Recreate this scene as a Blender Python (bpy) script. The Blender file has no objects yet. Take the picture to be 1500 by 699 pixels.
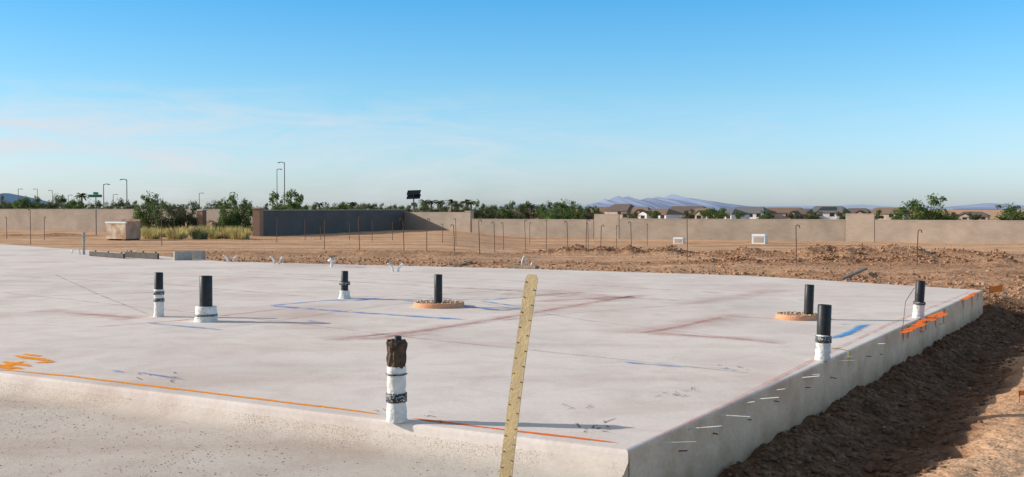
import bpy, bmesh, math, random
import numpy as np
from mathutils import Vector, Matrix
random.seed(7); RNG=np.random.RandomState(11)
scene=bpy.context.scene
COL=scene.collection
scene.view_settings.view_transform='Standard'
# ------------------------------------------------------------------ camera
F=1600.0; TH=math.atan(43.5/F); EYE=1.2
cam_d=bpy.data.cameras.new("camera"); cam=bpy.data.objects.new("camera",cam_d); COL.objects.link(cam)
cam.location=(0,0,EYE); cam.rotation_euler=(math.radians(90)-TH,0,0)
cam_d.sensor_width=36; cam_d.lens=36*F/1500.0; cam_d.clip_end=30000; cam_d.clip_start=0.05
scene.camera=cam
def ray(px,py):
    a=(px-750)/F; b=(349.5-py)/F
    return Vector((a, math.cos(TH)+b*math.sin(TH), -math.sin(TH)+b*math.cos(TH)))
def P(px,py,lev=0.0):
    d=ray(px,py); t=(lev-EYE)/d.z
    return Vector((d.x*t,d.y*t,lev))
def at(px,py,Y):
    d=ray(px,py); t=Y/d.y
    return Vector((d.x*t,Y,EYE+d.z*t))
# ------------------------------------------------------------------ slab frame
C=P(920,660); FR=P(1440,425)
ER=(FR-C).normalized(); LEN=(FR-C).length
EL=Vector((-ER.y,ER.x,0))
def W(u,v,z=0): return Vector((C.x+ER.x*u+EL.x*v, C.y+ER.y*u+EL.y*v, z))
def UV(p):
    d=p-C; return d.x*ER.x+d.y*ER.y, d.x*EL.x+d.y*EL.y
# ------------------------------------------------------------------ noise / terrain
LAT=RNG.rand(8,256,256)
def vn(x,y,s=0):
    xi=np.floor(x).astype(int); yi=np.floor(y).astype(int)
    fx=x-xi; fy=y-yi; fx=fx*fx*(3-2*fx); fy=fy*fy*(3-2*fy)
    L=LAT[s%8]; a=L[xi%256,yi%256]; b=L[(xi+1)%256,yi%256]; c=L[xi%256,(yi+1)%256]; d=L[(xi+1)%256,(yi+1)%256]
    return (a*(1-fx)+b*fx)*(1-fy)+(c*(1-fx)+d*fx)*fy-0.5
def fbm(x,y,o=4,s=0):
    r=0;a=1
    for i in range(o):
        r=r+a*vn(x*2**i+17.3*i,y*2**i+5.1*i,s+i); a*=.5
    return r
def sm(x,a,b):
    t=np.clip((x-a)/(b-a),0,1); return t*t*(3-2*t)
MOUNDS=[]
def mound(px,py,lev,rx,ry,hh,soil=1.0):
    p=P(px,py,lev); MOUNDS.append((p.x,p.y,rx,ry,hh,soil))
for a in range(300,760,60): mound(a,376,-0.4,1.6,1.2,.05+.04*random.random(),.5)
for a in range(800,1030,26): mound(a,370,-0.55,1.6,.7,.065+.02*random.random(),1.8)
for a in range(1040,1480,30): mound(a+random.uniform(-12,12),380+random.uniform(-5,4),-0.48,1.5,1.0,.085+.06*random.random(),.9)
for a in range(1060,1440,50): mound(a,391,-0.38,1.1,.5,.05+.05*random.random(),.8)
mound(1468,391,-0.35,.42,.4,.26,1.1)
mound(1150,354,-1.2,6,1.2,.06,.5)
for a in (20,70,110): mound(a,345,-0.95,1.6,1.5,.2,1.5)
mound(310,333,-1.0,2.2,2,.9,.8)
def field(x,y,full=False):
    u=(x-C.x)*ER.x+(y-C.y)*ER.y; v=(x-C.x)*EL.x+(y-C.y)*EL.y; w=-v
    az=x/np.maximum(y,3)
    farL=-1.0-0.6*sm(az,-.07,.02)
    t=sm(y,20,95); base=-0.42*(1-t)+farL*t
    t2=sm(y,130,350); base=base*(1-t2)-3.2*t2
    behind=sm(u,12.2,14.0)*(1-sm(y,22,55))
    base=base+.22*behind
    soil=np.zeros_like(x)
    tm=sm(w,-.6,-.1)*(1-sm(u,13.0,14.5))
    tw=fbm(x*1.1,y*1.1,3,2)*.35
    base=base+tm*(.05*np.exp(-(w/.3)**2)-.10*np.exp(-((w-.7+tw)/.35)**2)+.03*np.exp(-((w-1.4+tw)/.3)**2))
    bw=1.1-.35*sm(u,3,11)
    shade_tint=tm*(1-sm(w+tw*1.2-bw,-.12,.16))  # trench soil mask; also darkens it to paint in the slab's shade
    soil=np.maximum(soil,shade_tint)
    r=fbm(x*1.3,y*1.3,3,1)*.04+fbm(x*6,y*6,3,3)*.022*(.35+shade_tint*2.2+.6*soil)
    m=np.zeros_like(x)
    for (mx,my,rx,ry,hh,s) in MOUNDS:
        g=np.exp(-((x-mx)/rx)**2-((y-my)/ry)**2)
        m=m+hh*g; soil=np.maximum(soil,np.minimum(s*g*1.5,s))
    mn=fbm(x*1.9,y*1.9,4,4)
    m=m*(1+1.1*mn)
    rough=fbm(x*.9,y*.9,4,5); rough2=fbm(x*3.1,y*3.1,3,6)
    band=behind*sm(u,13.3,15)
    bn=sm(fbm(x*.25,y*.8,4,7),-.25,.25)
    soil=np.maximum(soil,(.3+.6*bn)*band*(1-sm(y,32,46)))
    h=base+r+m+(rough*.07+rough2*.06*bn)*band+fbm(x*.08,y*.08,3,6)*.12*sm(y,30,80)*(1-sm(y,90,100))
    ins=sm(v,.05,.3)*(1-sm(u,12.2,13.0))*(1-sm(v,36,38))
    h=h*(1-ins)-.55*ins
    if full: return h,np.clip(soil,0,1),np.clip(shade_tint,0,1)
    return h,np.clip(soil,0,1.5)
def hz(x,y):
    h,_=field(np.array([float(x)]),np.array([float(y)])); return float(h[0])
def hit(px,py):
    d=ray(px,py)
    ts=np.linspace(6,170,1500)
    X=d.x*ts; Y=d.y*ts; Z=EYE+d.z*ts
    h,_=field(X,Y)
    k=np.where(Z<=h)[0]
    i=k[0] if len(k) else len(ts)-1
    return Vector((X[i],Y[i],h[i]))
# ------------------------------------------------------------------ materials
def mat(name):
    m=bpy.data.materials.new(name); m.use_nodes=True; nt=m.node_tree
    b=nt.nodes["Principled BSDF"]; return m,nt,b
def N(nt,t,**k):
    n=nt.nodes.new(t)
    for a,b in k.items():
        if a in n.inputs: n.inputs[a].default_value=b
        else: setattr(n,a,b)
    return n
def ramp(nt,stops,src=None):
    r=nt.nodes.new("ShaderNodeValToRGB"); e=r.color_ramp.elements
    e[0].position=stops[0][0]; e[0].color=(*stops[0][1],1)
    e[1].position=stops[-1][0]; e[1].color=(*stops[-1][1],1)
    for p,c in stops[1:-1]:
        x=e.new(p); x.color=(*c,1)
    if src: nt.links.new(src,r.inputs[0])
    return r
def simple(name,c1,c2=None,scale=8,rough=.7,bump=.0,bscale=60,metal=0,coord='Object'):
    m,nt,b=mat(name); L=nt.links
    tc=N(nt,"ShaderNodeTexCoord")
    n=N(nt,"ShaderNodeTexNoise"); n.inputs["Scale"].default_value=scale; n.inputs["Detail"].default_value=6
    L.new(tc.outputs[coord],n.inputs["Vector"])
    r=ramp(nt,[(.32,c1),(.68,c2 or tuple(x*.75 for x in c1))],n.outputs[0]); L.new(r.outputs[0],b.inputs["Base Color"])
    b.inputs["Roughness"].default_value=rough; b.inputs["Metallic"].default_value=metal
    b.inputs["Specular IOR Level"].default_value=.3
    if bump:
        n2=N(nt,"ShaderNodeTexNoise"); n2.inputs["Scale"].default_value=bscale; n2.inputs["Detail"].default_value=5
        L.new(tc.outputs[coord],n2.inputs["Vector"])
        bp=N(nt,"ShaderNodeBump"); bp.inputs["Strength"].default_value=bump; bp.inputs["Distance"].default_value=.02
        L.new(n2.outputs[0],bp.inputs["Height"]); L.new(bp.outputs[0],b.inputs["Normal"])
    return m
def mixc(nt,a,b,fac,mode='MIX'):
    n=nt.nodes.new("ShaderNodeMix"); n.data_type='RGBA'; n.blend_type=mode
    for s,v in ((n.inputs[6],a),(n.inputs[7],b),(n.inputs[0],fac)):
        if hasattr(v,'is_linked'): nt.links.new(v,s)
        elif isinstance(v,(int,float)): s.default_value=v
        else: s.default_value=(*v,1)
    return n.outputs[2]
def ground_mat():
    m,nt,b=mat("dirt_ground"); L=nt.links
    tc=N(nt,"ShaderNodeTexCoord"); at_=N(nt,"ShaderNodeAttribute"); at_.attribute_name="soil"
    ad=N(nt,"ShaderNodeAttribute"); ad.attribute_name="shade_tint"
    def nz(s,d=6,st=(1,1,1)):
        mp=N(nt,"ShaderNodeMapping"); mp.inputs["Scale"].default_value=st
        L.new(tc.outputs["Object"],mp.inputs[0])
        n=N(nt,"ShaderNodeTexNoise"); n.inputs["Scale"].default_value=s; n.inputs["Detail"].default_value=d
        L.new(mp.outputs[0],n.inputs["Vector"]); return n.outputs[0]
    sand=ramp(nt,[(.3,(.62,.36,.20)),(.55,(.76,.475,.29)),(.75,(.82,.56,.37))],nz(.6,8))
    sand2=ramp(nt,[(.35,(.76,.72,.69)),(.6,(1,1,1))],nz(22,6))
    streak=ramp(nt,[(.38,(.66,.60,.56)),(.6,(1.05,1.05,1.05))],nz(.22,8,(.3,1.8,1)))
    c=mixc(nt,sand.outputs[0],sand2.outputs[0],1.0,'MULTIPLY')
    c=mixc(nt,c,streak.outputs[0],.85,'MULTIPLY')
    soil=ramp(nt,[(.3,(.20,.10,.054)),(.5,(.38,.20,.112)),(.75,(.60,.35,.21))],nz(4,9))
    c=mixc(nt,c,soil.outputs[0],at_.outputs["Fac"])
    dp=ramp(nt,[(.3,(.085,.045,.027)),(.55,(.18,.10,.06)),(.8,(.32,.19,.12))],nz(9,8))  # dark brown trench soil with extra shade put into its colour
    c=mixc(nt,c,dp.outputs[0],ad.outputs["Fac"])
    L.new(c,b.inputs["Base Color"]); b.inputs["Roughness"].default_value=.95
    b.inputs["Specular IOR Level"].default_value=.1
    bp=N(nt,"ShaderNodeBump"); bp.inputs["Strength"].default_value=.9; bp.inputs["Distance"].default_value=.08
    L.new(nz(7,10),bp.inputs["Height"])
    bp2=N(nt,"ShaderNodeBump"); bp2.inputs["Strength"].default_value=.6; bp2.inputs["Distance"].default_value=.02
    L.new(nz(45,6),bp2.inputs["Height"]); L.new(bp.outputs[0],bp2.inputs["Normal"])
    L.new(bp2.outputs[0],b.inputs["Normal"])
    return m
M_ground=ground_mat()
M_clod=simple("dirt_clod_earth",(.52,.29,.165),(.27,.14,.078),3,.95,.5,30)
M_clodd=simple("shade_tinted_clod_earth",(.26,.145,.085),(.11,.06,.036),5,.95,.5,40)  # brown trench clods, darkened further to carry shade in the colour
M_crumb=simple("dark_crumb",(.16,.13,.10),(.32,.26,.20),5,.95)
def concrete(name,base,rough_amt=0.1,speck=False,side=False):
    m,nt,b=mat(name); L=nt.links
    tc=N(nt,"ShaderNodeTexCoord")
    def nz(s,d=6,st=(1,1,1),rot=0,dist=0):
        mp=N(nt,"ShaderNodeMapping"); mp.inputs["Scale"].default_value=st; mp.inputs["Rotation"].default_value=(0,0,rot)
        L.new(tc.outputs["Object"],mp.inputs[0])
        n=N(nt,"ShaderNodeTexNoise"); n.inputs["Scale"].default_value=s; n.inputs["Detail"].default_value=d; n.inputs["Distortion"].default_value=dist
        L.new(mp.outputs[0],n.inputs["Vector"]); return n.outputs[0]
    br=tuple(x*.88 for x in base); hi=tuple(min(.9,x*1.05) for x in base)
    r=ramp(nt,[(.3,br),(.5,base),(.72,hi)],nz(.55,7))
    r2=ramp(nt,[(.36,(.89,.86,.85)),(.56,(1,1,1))],nz(2.3,8,(1,1,1),0,1.2))
    r3=ramp(nt,[(.3,(.92,.915,.91)),(.62,(1.02,1.02,1.02))],nz(38,5))
    r4=ramp(nt,[(.52,(1,1,1)),(.70,(.87,.80,.77))],nz(.9,8,(.35,1.4,1),-.9,.6))
    r5=ramp(nt,[(.52,(1,1,1)),(.68,(.86,.77,.75))],nz(.45,9,(1,.5,1),.6,.4))
    c=mixc(nt,r.outputs[0],r2.outputs[0],.7,'MULTIPLY'); c=mixc(nt,c,r3.outputs[0],1.0,'MULTIPLY'); c=mixc(nt,c,r4.outputs[0],.7,'MULTIPLY'); c=mixc(nt,c,r5.outputs[0],.6,'MULTIPLY')
    if speck:
        s=ramp(nt,[(.54,(1,1,1)),(.62,(.5,.44,.38))],nz(120,6))
        zone=ramp(nt,[(.40,(0,0,0)),(.58,(1,1,1))],nz(.8,5))
        z2=mixc(nt,(1,1,1),s.outputs[0],zone.outputs[0]); c=mixc(nt,c,z2,1.0,'MULTIPLY')
    if side:
        sp=N(nt,"ShaderNodeSeparateXYZ"); L.new(tc.outputs["Object"],sp.inputs[0])
        ad=N(nt,"ShaderNodeMath",operation='MULTIPLY_ADD'); ad.inputs[1].default_value=.20; L.new(nz(4,7),ad.inputs[0]); L.new(sp.outputs[2],ad.inputs[2])
        g=N(nt,"ShaderNodeMapRange"); g.inputs[1].default_value=-.27; g.inputs[2].default_value=-.10; L.new(ad.outputs[0],g.inputs[0])
        c=mixc(nt,(.48,.325,.21),c,g.outputs[0])
        v=ramp(nt,[(.35,(.80,.74,.68)),(.55,(1,1,1))],nz(3,7,(1,1,1)))
        c=mixc(nt,c,v.outputs[0],.8,'MULTIPLY')
    L.new(c,b.inputs["Base Color"]); b.inputs["Roughness"].default_value=.85; b.inputs["Specular IOR Level"].default_value=.2
    bp=N(nt,"ShaderNodeBump"); bp.inputs["Strength"].default_value=rough_amt; bp.inputs["Distance"].default_value=.015
    L.new(nz(14 if not side else 25,8),bp.inputs["Height"])
    bp2=N(nt,"ShaderNodeBump"); bp2.inputs["Strength"].default_value=rough_amt*.4; bp2.inputs["Distance"].default_value=.05
    L.new(nz(1.6,3),bp2.inputs["Height"]); L.new(bp.outputs[0],bp2.inputs["Normal"]); L.new(bp2.outputs[0],b.inputs["Normal"])
    return m
M_slab=concrete("trowelled_concrete",(.80,.705,.645),.10)
M_side=concrete("formed_concrete_side",(.84,.62,.44),.6,side=True)
M_low=concrete("rough_concrete",(.68,.60,.525),.14,speck=True)
def paint(name,c,cover=.5,scale=25,alpha=1.0,soft=.1,edge=4.0):
    m,nt,b=mat(name); L=nt.links; tc=N(nt,"ShaderNodeTexCoord")
    n=N(nt,"ShaderNodeTexNoise"); n.inputs["Scale"].default_value=scale; n.inputs["Detail"].default_value=8; L.new(tc.outputs["Object"],n.inputs["Vector"])
    r=ramp(nt,[(cover-soft,(alpha,)*3),(cover+soft,(0,0,0))],n.outputs[0])
    ea=N(nt,"ShaderNodeAttribute"); ea.attribute_name="edge"
    mu=N(nt,"ShaderNodeMath",operation='MULTIPLY'); mu.use_clamp=True; mu.inputs[1].default_value=edge; L.new(ea.outputs["Fac"],mu.inputs[0])
    m2=N(nt,"ShaderNodeMath",operation='MULTIPLY'); L.new(mu.outputs[0],m2.inputs[0]); L.new(r.outputs[0],m2.inputs[1])
    b.inputs["Base Color"].default_value=(*c,1); b.inputs["Roughness"].default_value=.85; b.inputs["Specular IOR Level"].default_value=.1
    L.new(m2.outputs[0],b.inputs["Alpha"]); return m
M_orange=paint("orange_marking_paint",(1.0,.36,.02),.66,30,.97,.1,3)
M_orred=paint("red_orange_marking_paint",(1.0,.20,.02),.64,30,.97,.1,3)
M_blue=paint("blue_chalk",(.15,.34,.72),.54,5,.9,.16,1.6)
M_blueb=paint("bright_blue_paint",(.08,.38,.82),.62,14,.9,.12,1.6)
M_red=paint("red_chalk",(.62,.22,.20),.58,5,.5,.18,1.5)
M_redw=paint("red_dust_stain",(.56,.31,.29),.56,3.0,.38,.2,1.0)
M_dark=paint("grey_chalk",(.30,.24,.22),.54,4,.45,.18,1.3)
M_pencil=paint("dark_pencil",(.06,.05,.05),.60,40,.85)
M_abs=simple("black_abs_plastic",(.014,.014,.015),(.03,.03,.032),20,.45)
M_torn=simple("torn_brown_black_plastic",(.02,.016,.014),(.13,.08,.05),14,.8,.8,50)
M_wrap=simple("white_foam_wrap",(.82,.80,.76),(.62,.58,.53),14,.6,.6,30)
def tapemat():
    m,nt,b=mat("printed_black_tape"); L=nt.links; tc=N(nt,"ShaderNodeTexCoord")
    mp=N(nt,"ShaderNodeMapping"); mp.inputs["Scale"].default_value=(1,1,1.3); L.new(tc.outputs["Object"],mp.inputs[0])
    n=N(nt,"ShaderNodeTexNoise"); n.inputs["Scale"].default_value=110; n.inputs["Detail"].default_value=2; L.new(mp.outputs[0],n.inputs["Vector"])
    r=ramp(nt,[(.56,(.015,.015,.02)),(.60,(.6,.6,.58))],n.outputs[0]); L.new(r.outputs[0],b.inputs["Base Color"]); b.inputs["Roughness"].default_value=.5; return m
M_tape=tapemat()
M_terra=simple("terracotta_form_ring",(.78,.36,.19),(.62,.30,.18),15,.85,.4)
M_gravel=simple("sandy_fill",(.66,.48,.32),(.42,.28,.18),40,.95,.8,60)
M_strap=simple("zinc_strap",(.44,.32,.155),(.26,.19,.10),6,.6,.15,60,.1)
M_steel=simple("sunlit_tie_steel",(.86,.85,.82),(.75,.74,.72),30,.5)  # sunlit shine of the ties put into a near-white colour
M_rebar=simple("rusty_rebar",(.17,.09,.06),(.10,.06,.045),30,.8)
M_white=simple("white_plastic",(.82,.82,.80),(.72,.72,.70),10,.5)
M_grey=simple("grey_block",(.44,.41,.37),(.34,.31,.28),14,.9,.5)
M_wood=simple("weathered_board",(.32,.23,.16),(.2,.15,.11),10,.85,.3)
M_pole=simple("grey_pole_paint",(.17,.16,.15),(.13,.12,.12),10,.6)
M_green=simple("green_sign",(.02,.25,.13),(.02,.2,.11),10,.5)
M_bark=simple("bark",(.16,.11,.08),(.09,.065,.05),20,.95,.5)
def leafmat(name,c1,c2):
    m,nt,b=mat(name); L=nt.links; tc=N(nt,"ShaderNodeTexCoord")
    n=N(nt,"ShaderNodeTexNoise"); n.inputs["Scale"].default_value=1.4; n.inputs["Detail"].default_value=5; L.new(tc.outputs["Object"],n.inputs["Vector"])
    r=ramp(nt,[(.35,c1),(.65,c2)],n.outputs[0]); L.new(r.outputs[0],b.inputs["Base Color"]); b.inputs["Roughness"].default_value=.8
    b.inputs["Specular IOR Level"].default_value=.15
    tr=N(nt,"ShaderNodeBsdfTranslucent"); L.new(r.outputs[0],tr.inputs[0]); ms=N(nt,"ShaderNodeMixShader"); ms.inputs[0].default_value=.4
    o=nt.nodes["Material Output"]; L.new(b.outputs[0],ms.inputs[1]); L.new(tr.outputs[0],ms.inputs[2]); L.new(ms.outputs[0],o.inputs[0]); return m
M_leaf=leafmat("desert_tree_leaves",(.08,.13,.04),(.17,.235,.08))
M_leaf2=leafmat("olive_leaves",(.09,.105,.055),(.16,.18,.095))
M_leafy=leafmat("yellow_dry_grass",(.44,.37,.13),(.58,.48,.22))
M_palm=leafmat("palm_fronds",(.045,.07,.03),(.09,.12,.05))
def wallmat(name,c,mort):
    m,nt,b=mat(name); L=nt.links; tc=N(nt,"ShaderNodeTexCoord")
    sp=N(nt,"ShaderNodeSeparateXYZ"); L.new(tc.outputs["Object"],sp.inputs[0]); cb=N(nt,"ShaderNodeCombineXYZ")
    L.new(sp.outputs[0],cb.inputs[0]); L.new(sp.outputs[2],cb.inputs[1])
    br=N(nt,"ShaderNodeTexBrick"); br.inputs["Scale"].default_value=1; br.inputs["Brick Width"].default_value=.4; br.inputs["Row Height"].default_value=.2
    br.inputs["Mortar Size"].default_value=.008; br.inputs["Color1"].default_value=(*c,1); br.inputs["Color2"].default_value=(*[x*.9 for x in c],1); br.inputs["Mortar"].default_value=(*mort,1)
    L.new(cb.outputs[0],br.inputs["Vector"])
    n=N(nt,"ShaderNodeTexNoise"); n.inputs["Scale"].default_value=.5; n.inputs["Detail"].default_value=7; L.new(tc.outputs["Object"],n.inputs["Vector"])
    r=ramp(nt,[(.35,(.84,.83,.82)),(.65,(1.06,1.05,1.04))],n.outputs[0])
    c2=mixc(nt,br.outputs[0],r.outputs[0],1.0,'MULTIPLY'); L.new(c2,b.inputs["Base Color"]); b.inputs["Roughness"].default_value=.9
    return m
M_wall=wallmat("tan_block",(.47,.375,.295),(.41,.33,.26))
M_wall_shade=wallmat("shade_tinted_block",(.11,.10,.095),(.09,.083,.08))  # same tan block, its shade put into a dark base colour
M_cap=simple("wall_cap_concrete",(.52,.42,.33),(.44,.36,.29),3,.9)
M_brick=wallmat("reddish_pier_stone",(.34,.20,.13),(.25,.18,.14))
# ------------------------------------------------------------------ object helpers
def link(o,parent=None):
    COL.objects.link(o)
    if parent is not None: o.parent=parent
    return o
def tag(o,label,cat,group=None):
    o["label"]=label; o["category"]=cat
    if group: o["group"]=group
    return o
def mk(name,V,Fc,m,parent=None,loc=None,smooth=False):
    me=bpy.data.meshes.new(name); me.from_pydata([tuple(v) for v in V],[],Fc); me.materials.append(m); me.update()
    if smooth: me.polygons.foreach_set("use_smooth",[True]*len(me.polygons))
    o=bpy.data.objects.new(name,me)
    if loc is not None: o.location=loc
    return link(o,parent)
def empty(name,loc,rz=0):
    e=bpy.data.objects.new(name,None); e.empty_display_size=.2; e.location=loc; e.rotation_euler=(0,0,rz); COL.objects.link(e); return e
class Geo:
    def __init__(s): s.V=[]; s.F=[]
    def box(s,x0,x1,y0,y1,z0,z1,taper=0):
        b=len(s.V); t=taper
        s.V+=[(x0,y0,z0),(x1,y0,z0),(x1,y1,z0),(x0,y1,z0),(x0+t,y0+t,z1),(x1-t,y0+t,z1),(x1-t,y1-t,z1),(x0+t,y1-t,z1)]
        s.F+=[(b,b+3,b+2,b+1),(b+4,b+5,b+6,b+7),(b,b+1,b+5,b+4),(b+1,b+2,b+6,b+5),(b+2,b+3,b+7,b+6),(b+3,b,b+4,b+7)]
    def tube(s,pts,rad,n=8,caps=True):
        pts=[Vector(p) for p in pts]; b=len(s.V); k=len(pts)
        if not hasattr(rad,'__len__'): rad=[rad]*k
        for i,p in enumerate(pts):
            d=(pts[min(i+1,k-1)]-pts[max(i-1,0)]).normalized()
            a=Vector((1,0,0)) if abs(d.x)<.8 else Vector((0,1,0))
            e=d.cross(a).normalized(); f=d.cross(e)
            for j in range(n):
                t=2*math.pi*j/n; s.V.append(tuple(p+(e*math.cos(t)+f*math.sin(t))*rad[i]))
        for i in range(k-1):
            for j in range(n):
                s.F.append((b+i*n+j,b+i*n+(j+1)%n,b+(i+1)*n+(j+1)%n,b+(i+1)*n+j))
        if caps:
            s.F.append(tuple(b+j for j in range(n))[::-1]); s.F.append(tuple(b+(k-1)*n+j for j in range(n)))
    def lathe(s,prof,n=32,wob=0,seed=0,jit=0):
        rr=random.Random(seed); b=len(s.V); k=len(prof)
        ph=[rr.random()*6 for _ in range(6)]
        for (r,z) in prof:
            for j in range(n):
                t=2*math.pi*j/n
                q=1+wob*(math.sin(2*t+ph[0]+z*9)+.6*math.sin(3*t+ph[1]-z*23)+.4*math.sin(5*t+ph[2]+z*41))+rr.uniform(-jit,jit)
                s.V.append((r*q*math.cos(t),r*q*math.sin(t),z+rr.uniform(-jit,jit)*.06))
        for i in range(k-1):
            for j in range(n): s.F.append((b+i*n+j,b+i*n+(j+1)%n,b+(i+1)*n+(j+1)%n,b+(i+1)*n+j))
    def obj(s,name,m,parent=None,loc=None,smooth=False): return mk(name,s.V,s.F,m,parent,loc,smooth)
# ------------------------------------------------------------------ ground sheet
def build_ground():
    n=860; b=8.6; a=7000/math.sinh(b)
    s=np.linspace(-1,1,n)
    X=3.5+a*np.sinh(b*s); Yc=10+a*np.sinh(b*s)
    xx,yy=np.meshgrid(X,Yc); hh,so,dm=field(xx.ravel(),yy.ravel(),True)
    co=np.stack([xx.ravel(),yy.ravel(),hh],1).astype(np.float32)
    idx=np.arange(n*n).reshape(n,n)
    q=np.stack([idx[:-1,:-1],idx[:-1,1:],idx[1:,1:],idx[1:,:-1]],-1).reshape(-1,4)
    me=bpy.data.meshes.new("ground"); me.vertices.add(len(co)); me.vertices.foreach_set("co",co.ravel())
    me.loops.add(q.size); me.loops.foreach_set("vertex_index",q.ravel().astype(np.int32))
    me.polygons.add(len(q)); me.polygons.foreach_set("loop_start",np.arange(0,q.size,4,dtype=np.int32)); me.polygons.foreach_set("loop_total",np.full(len(q),4,dtype=np.int32))
    me.polygons.foreach_set("use_smooth",np.ones(len(q),dtype=bool))
    me.update(calc_edges=True)
    at_=me.attributes.new("soil",'FLOAT','POINT'); at_.data.foreach_set("value",so.astype(np.float32))
    at_=me.attributes.new("shade_tint",'FLOAT','POINT'); at_.data.foreach_set("value",dm.astype(np.float32))
    me.materials.append(M_ground)
    o=link(bpy.data.objects.new("ground",me)); o["kind"]="structure"; o["label"]="bare sandy construction ground with trench and dirt mounds"
build_ground()
# ------------------------------------------------------------------ clods
def rocks(name,pts,sizes,m,label,sub=1,flat=.75,jitter=.34):
    bm=bmesh.new(); bmesh.ops.create_icosphere(bm,subdivisions=sub,radius=1); T=np.array([v.co[:] for v in bm.verts]); Fc=np.array([[v.index for v in f.verts] for f in bm.faces]); bm.free()
    n=len(pts); k=len(T)
    pts=np.array(pts); sizes=np.array(sizes)
    th=RNG.rand(n)*6.283; c,s=np.cos(th),np.sin(th)
    jit=1+RNG.uniform(-jitter,jitter,(n,k,1))
    V=T[None]*jit*np.stack([1+RNG.uniform(-.35,.6,n),1+RNG.uniform(-.35,.35,n),flat*(1+RNG.uniform(-.4,.3,n))],1)[:,None,:]
    x=V[...,0]*c[:,None]-V[...,1]*s[:,None]; y=V[...,0]*s[:,None]+V[...,1]*c[:,None]
    V=np.stack([x,y,V[...,2]],-1)*sizes[:,None,None]+pts[:,None,:]
    q=(Fc[None]+(np.arange(n)*k)[:,None,None]).reshape(-1,3)
    me=bpy.data.meshes.new(name); me.vertices.add(n*k); me.vertices.foreach_set("co",V.astype(np.float32).ravel())
    me.loops.add(q.size); me.loops.foreach_set("vertex_index",q.ravel().astype(np.int32)); me.polygons.add(len(q))
    me.polygons.foreach_set("loop_start",np.arange(0,q.size,3,dtype=np.int32)); me.polygons.foreach_set("loop_total",np.full(len(q),3,dtype=np.int32)); me.update(calc_edges=True)
    me.materials.append(m); o=link(bpy.data.objects.new(name,me)); o["kind"]="stuff"; o["label"]=label
    return o
def scatter(fn,n,smin,smax,pw=3,sink=.1):
    xy=np.array([fn() for _ in range(n)]); h,_=field(xy[:,0],xy[:,1])
    sz=smin+(smax-smin)*RNG.rand(n)**pw
    return np.column_stack([xy,h+sz*sink]),sz
def f_trench():
    while True:
        u=random.uniform(-2,13.5); w=abs(random.gauss(0.45,.33))+.03
        lim=1.12-.35*min(1,max(0,(u-3)/8))
        if w<lim or random.random()<.08:
            p=W(u,-w); return p.x,p.y
def f_trench2():
    u=random.uniform(-2,14); w=random.uniform(.1,4); p=W(u,-w); return p.x,p.y
BACK=[(LEN,0),(14.1,4.1),(14.0,8.5),(13.1,16.1),(15.2,22),(18.2,32)]
def backu(v):
    if v<=0: return 12.6
    for (a,b),(c,d) in zip(BACK,BACK[1:]):
        if v<=d: return a+(c-a)*(v-b)/(d-b)
    return 18.2
def UVok(p):
    u,v=UV(p); return u>backu(v)+.15
def f_berm():
    while True:
        u=13.0+abs(random.gauss(0,1))*4.2+.3; v=random.uniform(-8,26)
        p=W(u,v)
        if UVok(p): return p.x,p.y
def f_mound():
    while True:
        mx,my,rx,ry,hh,s=random.choice(MOUNDS[8:-5])
        x=random.gauss(mx,rx*.7); y=random.gauss(my,ry*.7)
        if UVok(Vector((x,y,0))): return x,y
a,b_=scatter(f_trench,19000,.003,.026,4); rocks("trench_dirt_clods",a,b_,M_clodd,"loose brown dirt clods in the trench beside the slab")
a,b_=scatter(f_trench2,800,.003,.016,5); rocks("sandy_pebbles",a,b_,simple("pale_pebble",(.70,.46,.29),(.46,.29,.18),4,.95),"small pale pebbles on sandy ground")
a,b_=scatter(f_berm,12000,.010,.055,5); rocks("graded_dirt_clods",a,b_,M_clod,"loose clods of reddish dirt behind the slab")
a,b_=scatter(f_mound,9000,.012,.055,4); rocks("mound_dirt_clods",a,b_,M_clod,"broken clods covering the low dirt mounds")
pts=[];sz=[]
for i in range(24000):
    u=-random.uniform(.18,3.2); v=random.uniform(.1,8)
    p=W(u,v)
    den=float(fbm(np.array([p.x*1.2]),np.array([p.y*1.2]),4,1)[0])+(.17 if v>2.5 else -.08)
    if random.random()>1/(1+math.exp(-den*14)): continue
    s_=.001+.0036*random.random()**4; pts.append((p.x,p.y,-.14+s_*.3)); sz.append(s_)
rocks("concrete_crumbs",pts,sz,M_crumb,"dark crumbs scattered over the rough lower concrete",1,.5)
# ------------------------------------------------------------------ foundation slab
slab=empty("foundation_slab",(0,0,0)); tag(slab,"pale concrete house foundation slab with chalk and paint layout marks","concrete slab")
out=[(0,0)]+BACK+[(18.2,36),(0,36)]
BV=.022
area=sum(out[i-1][0]*out[i][1]-out[i][0]*out[i-1][1] for i in range(len(out)))
SGN=1 if area>0 else -1
def inset(pts,d):
    R=[];n=len(pts)
    for i in range(n):
        p0,p1,p2=Vector(pts[i-1]),Vector(pts[i]),Vector(pts[(i+1)%n])
        a_=(p1-p0).normalized(); b2=(p2-p1).normalized(); na=Vector((a_.y,-a_.x)); nb=Vector((b2.y,-b2.x))
        nn=(na+nb).normalized(); R.append(tuple(p1-nn*d*SGN/max(.3,nn.dot(na))))
    return R
levels=[(BV,0.0),(BV*.4,-BV*.12),(BV*.12,-BV*.4),(0,-BV),(0,-.6)]
V=[];Fc=[];n=len(out)
for d,z in levels:
    for (u,v) in inset(out,d) if d else out: V.append(W(u,v,z))
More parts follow.
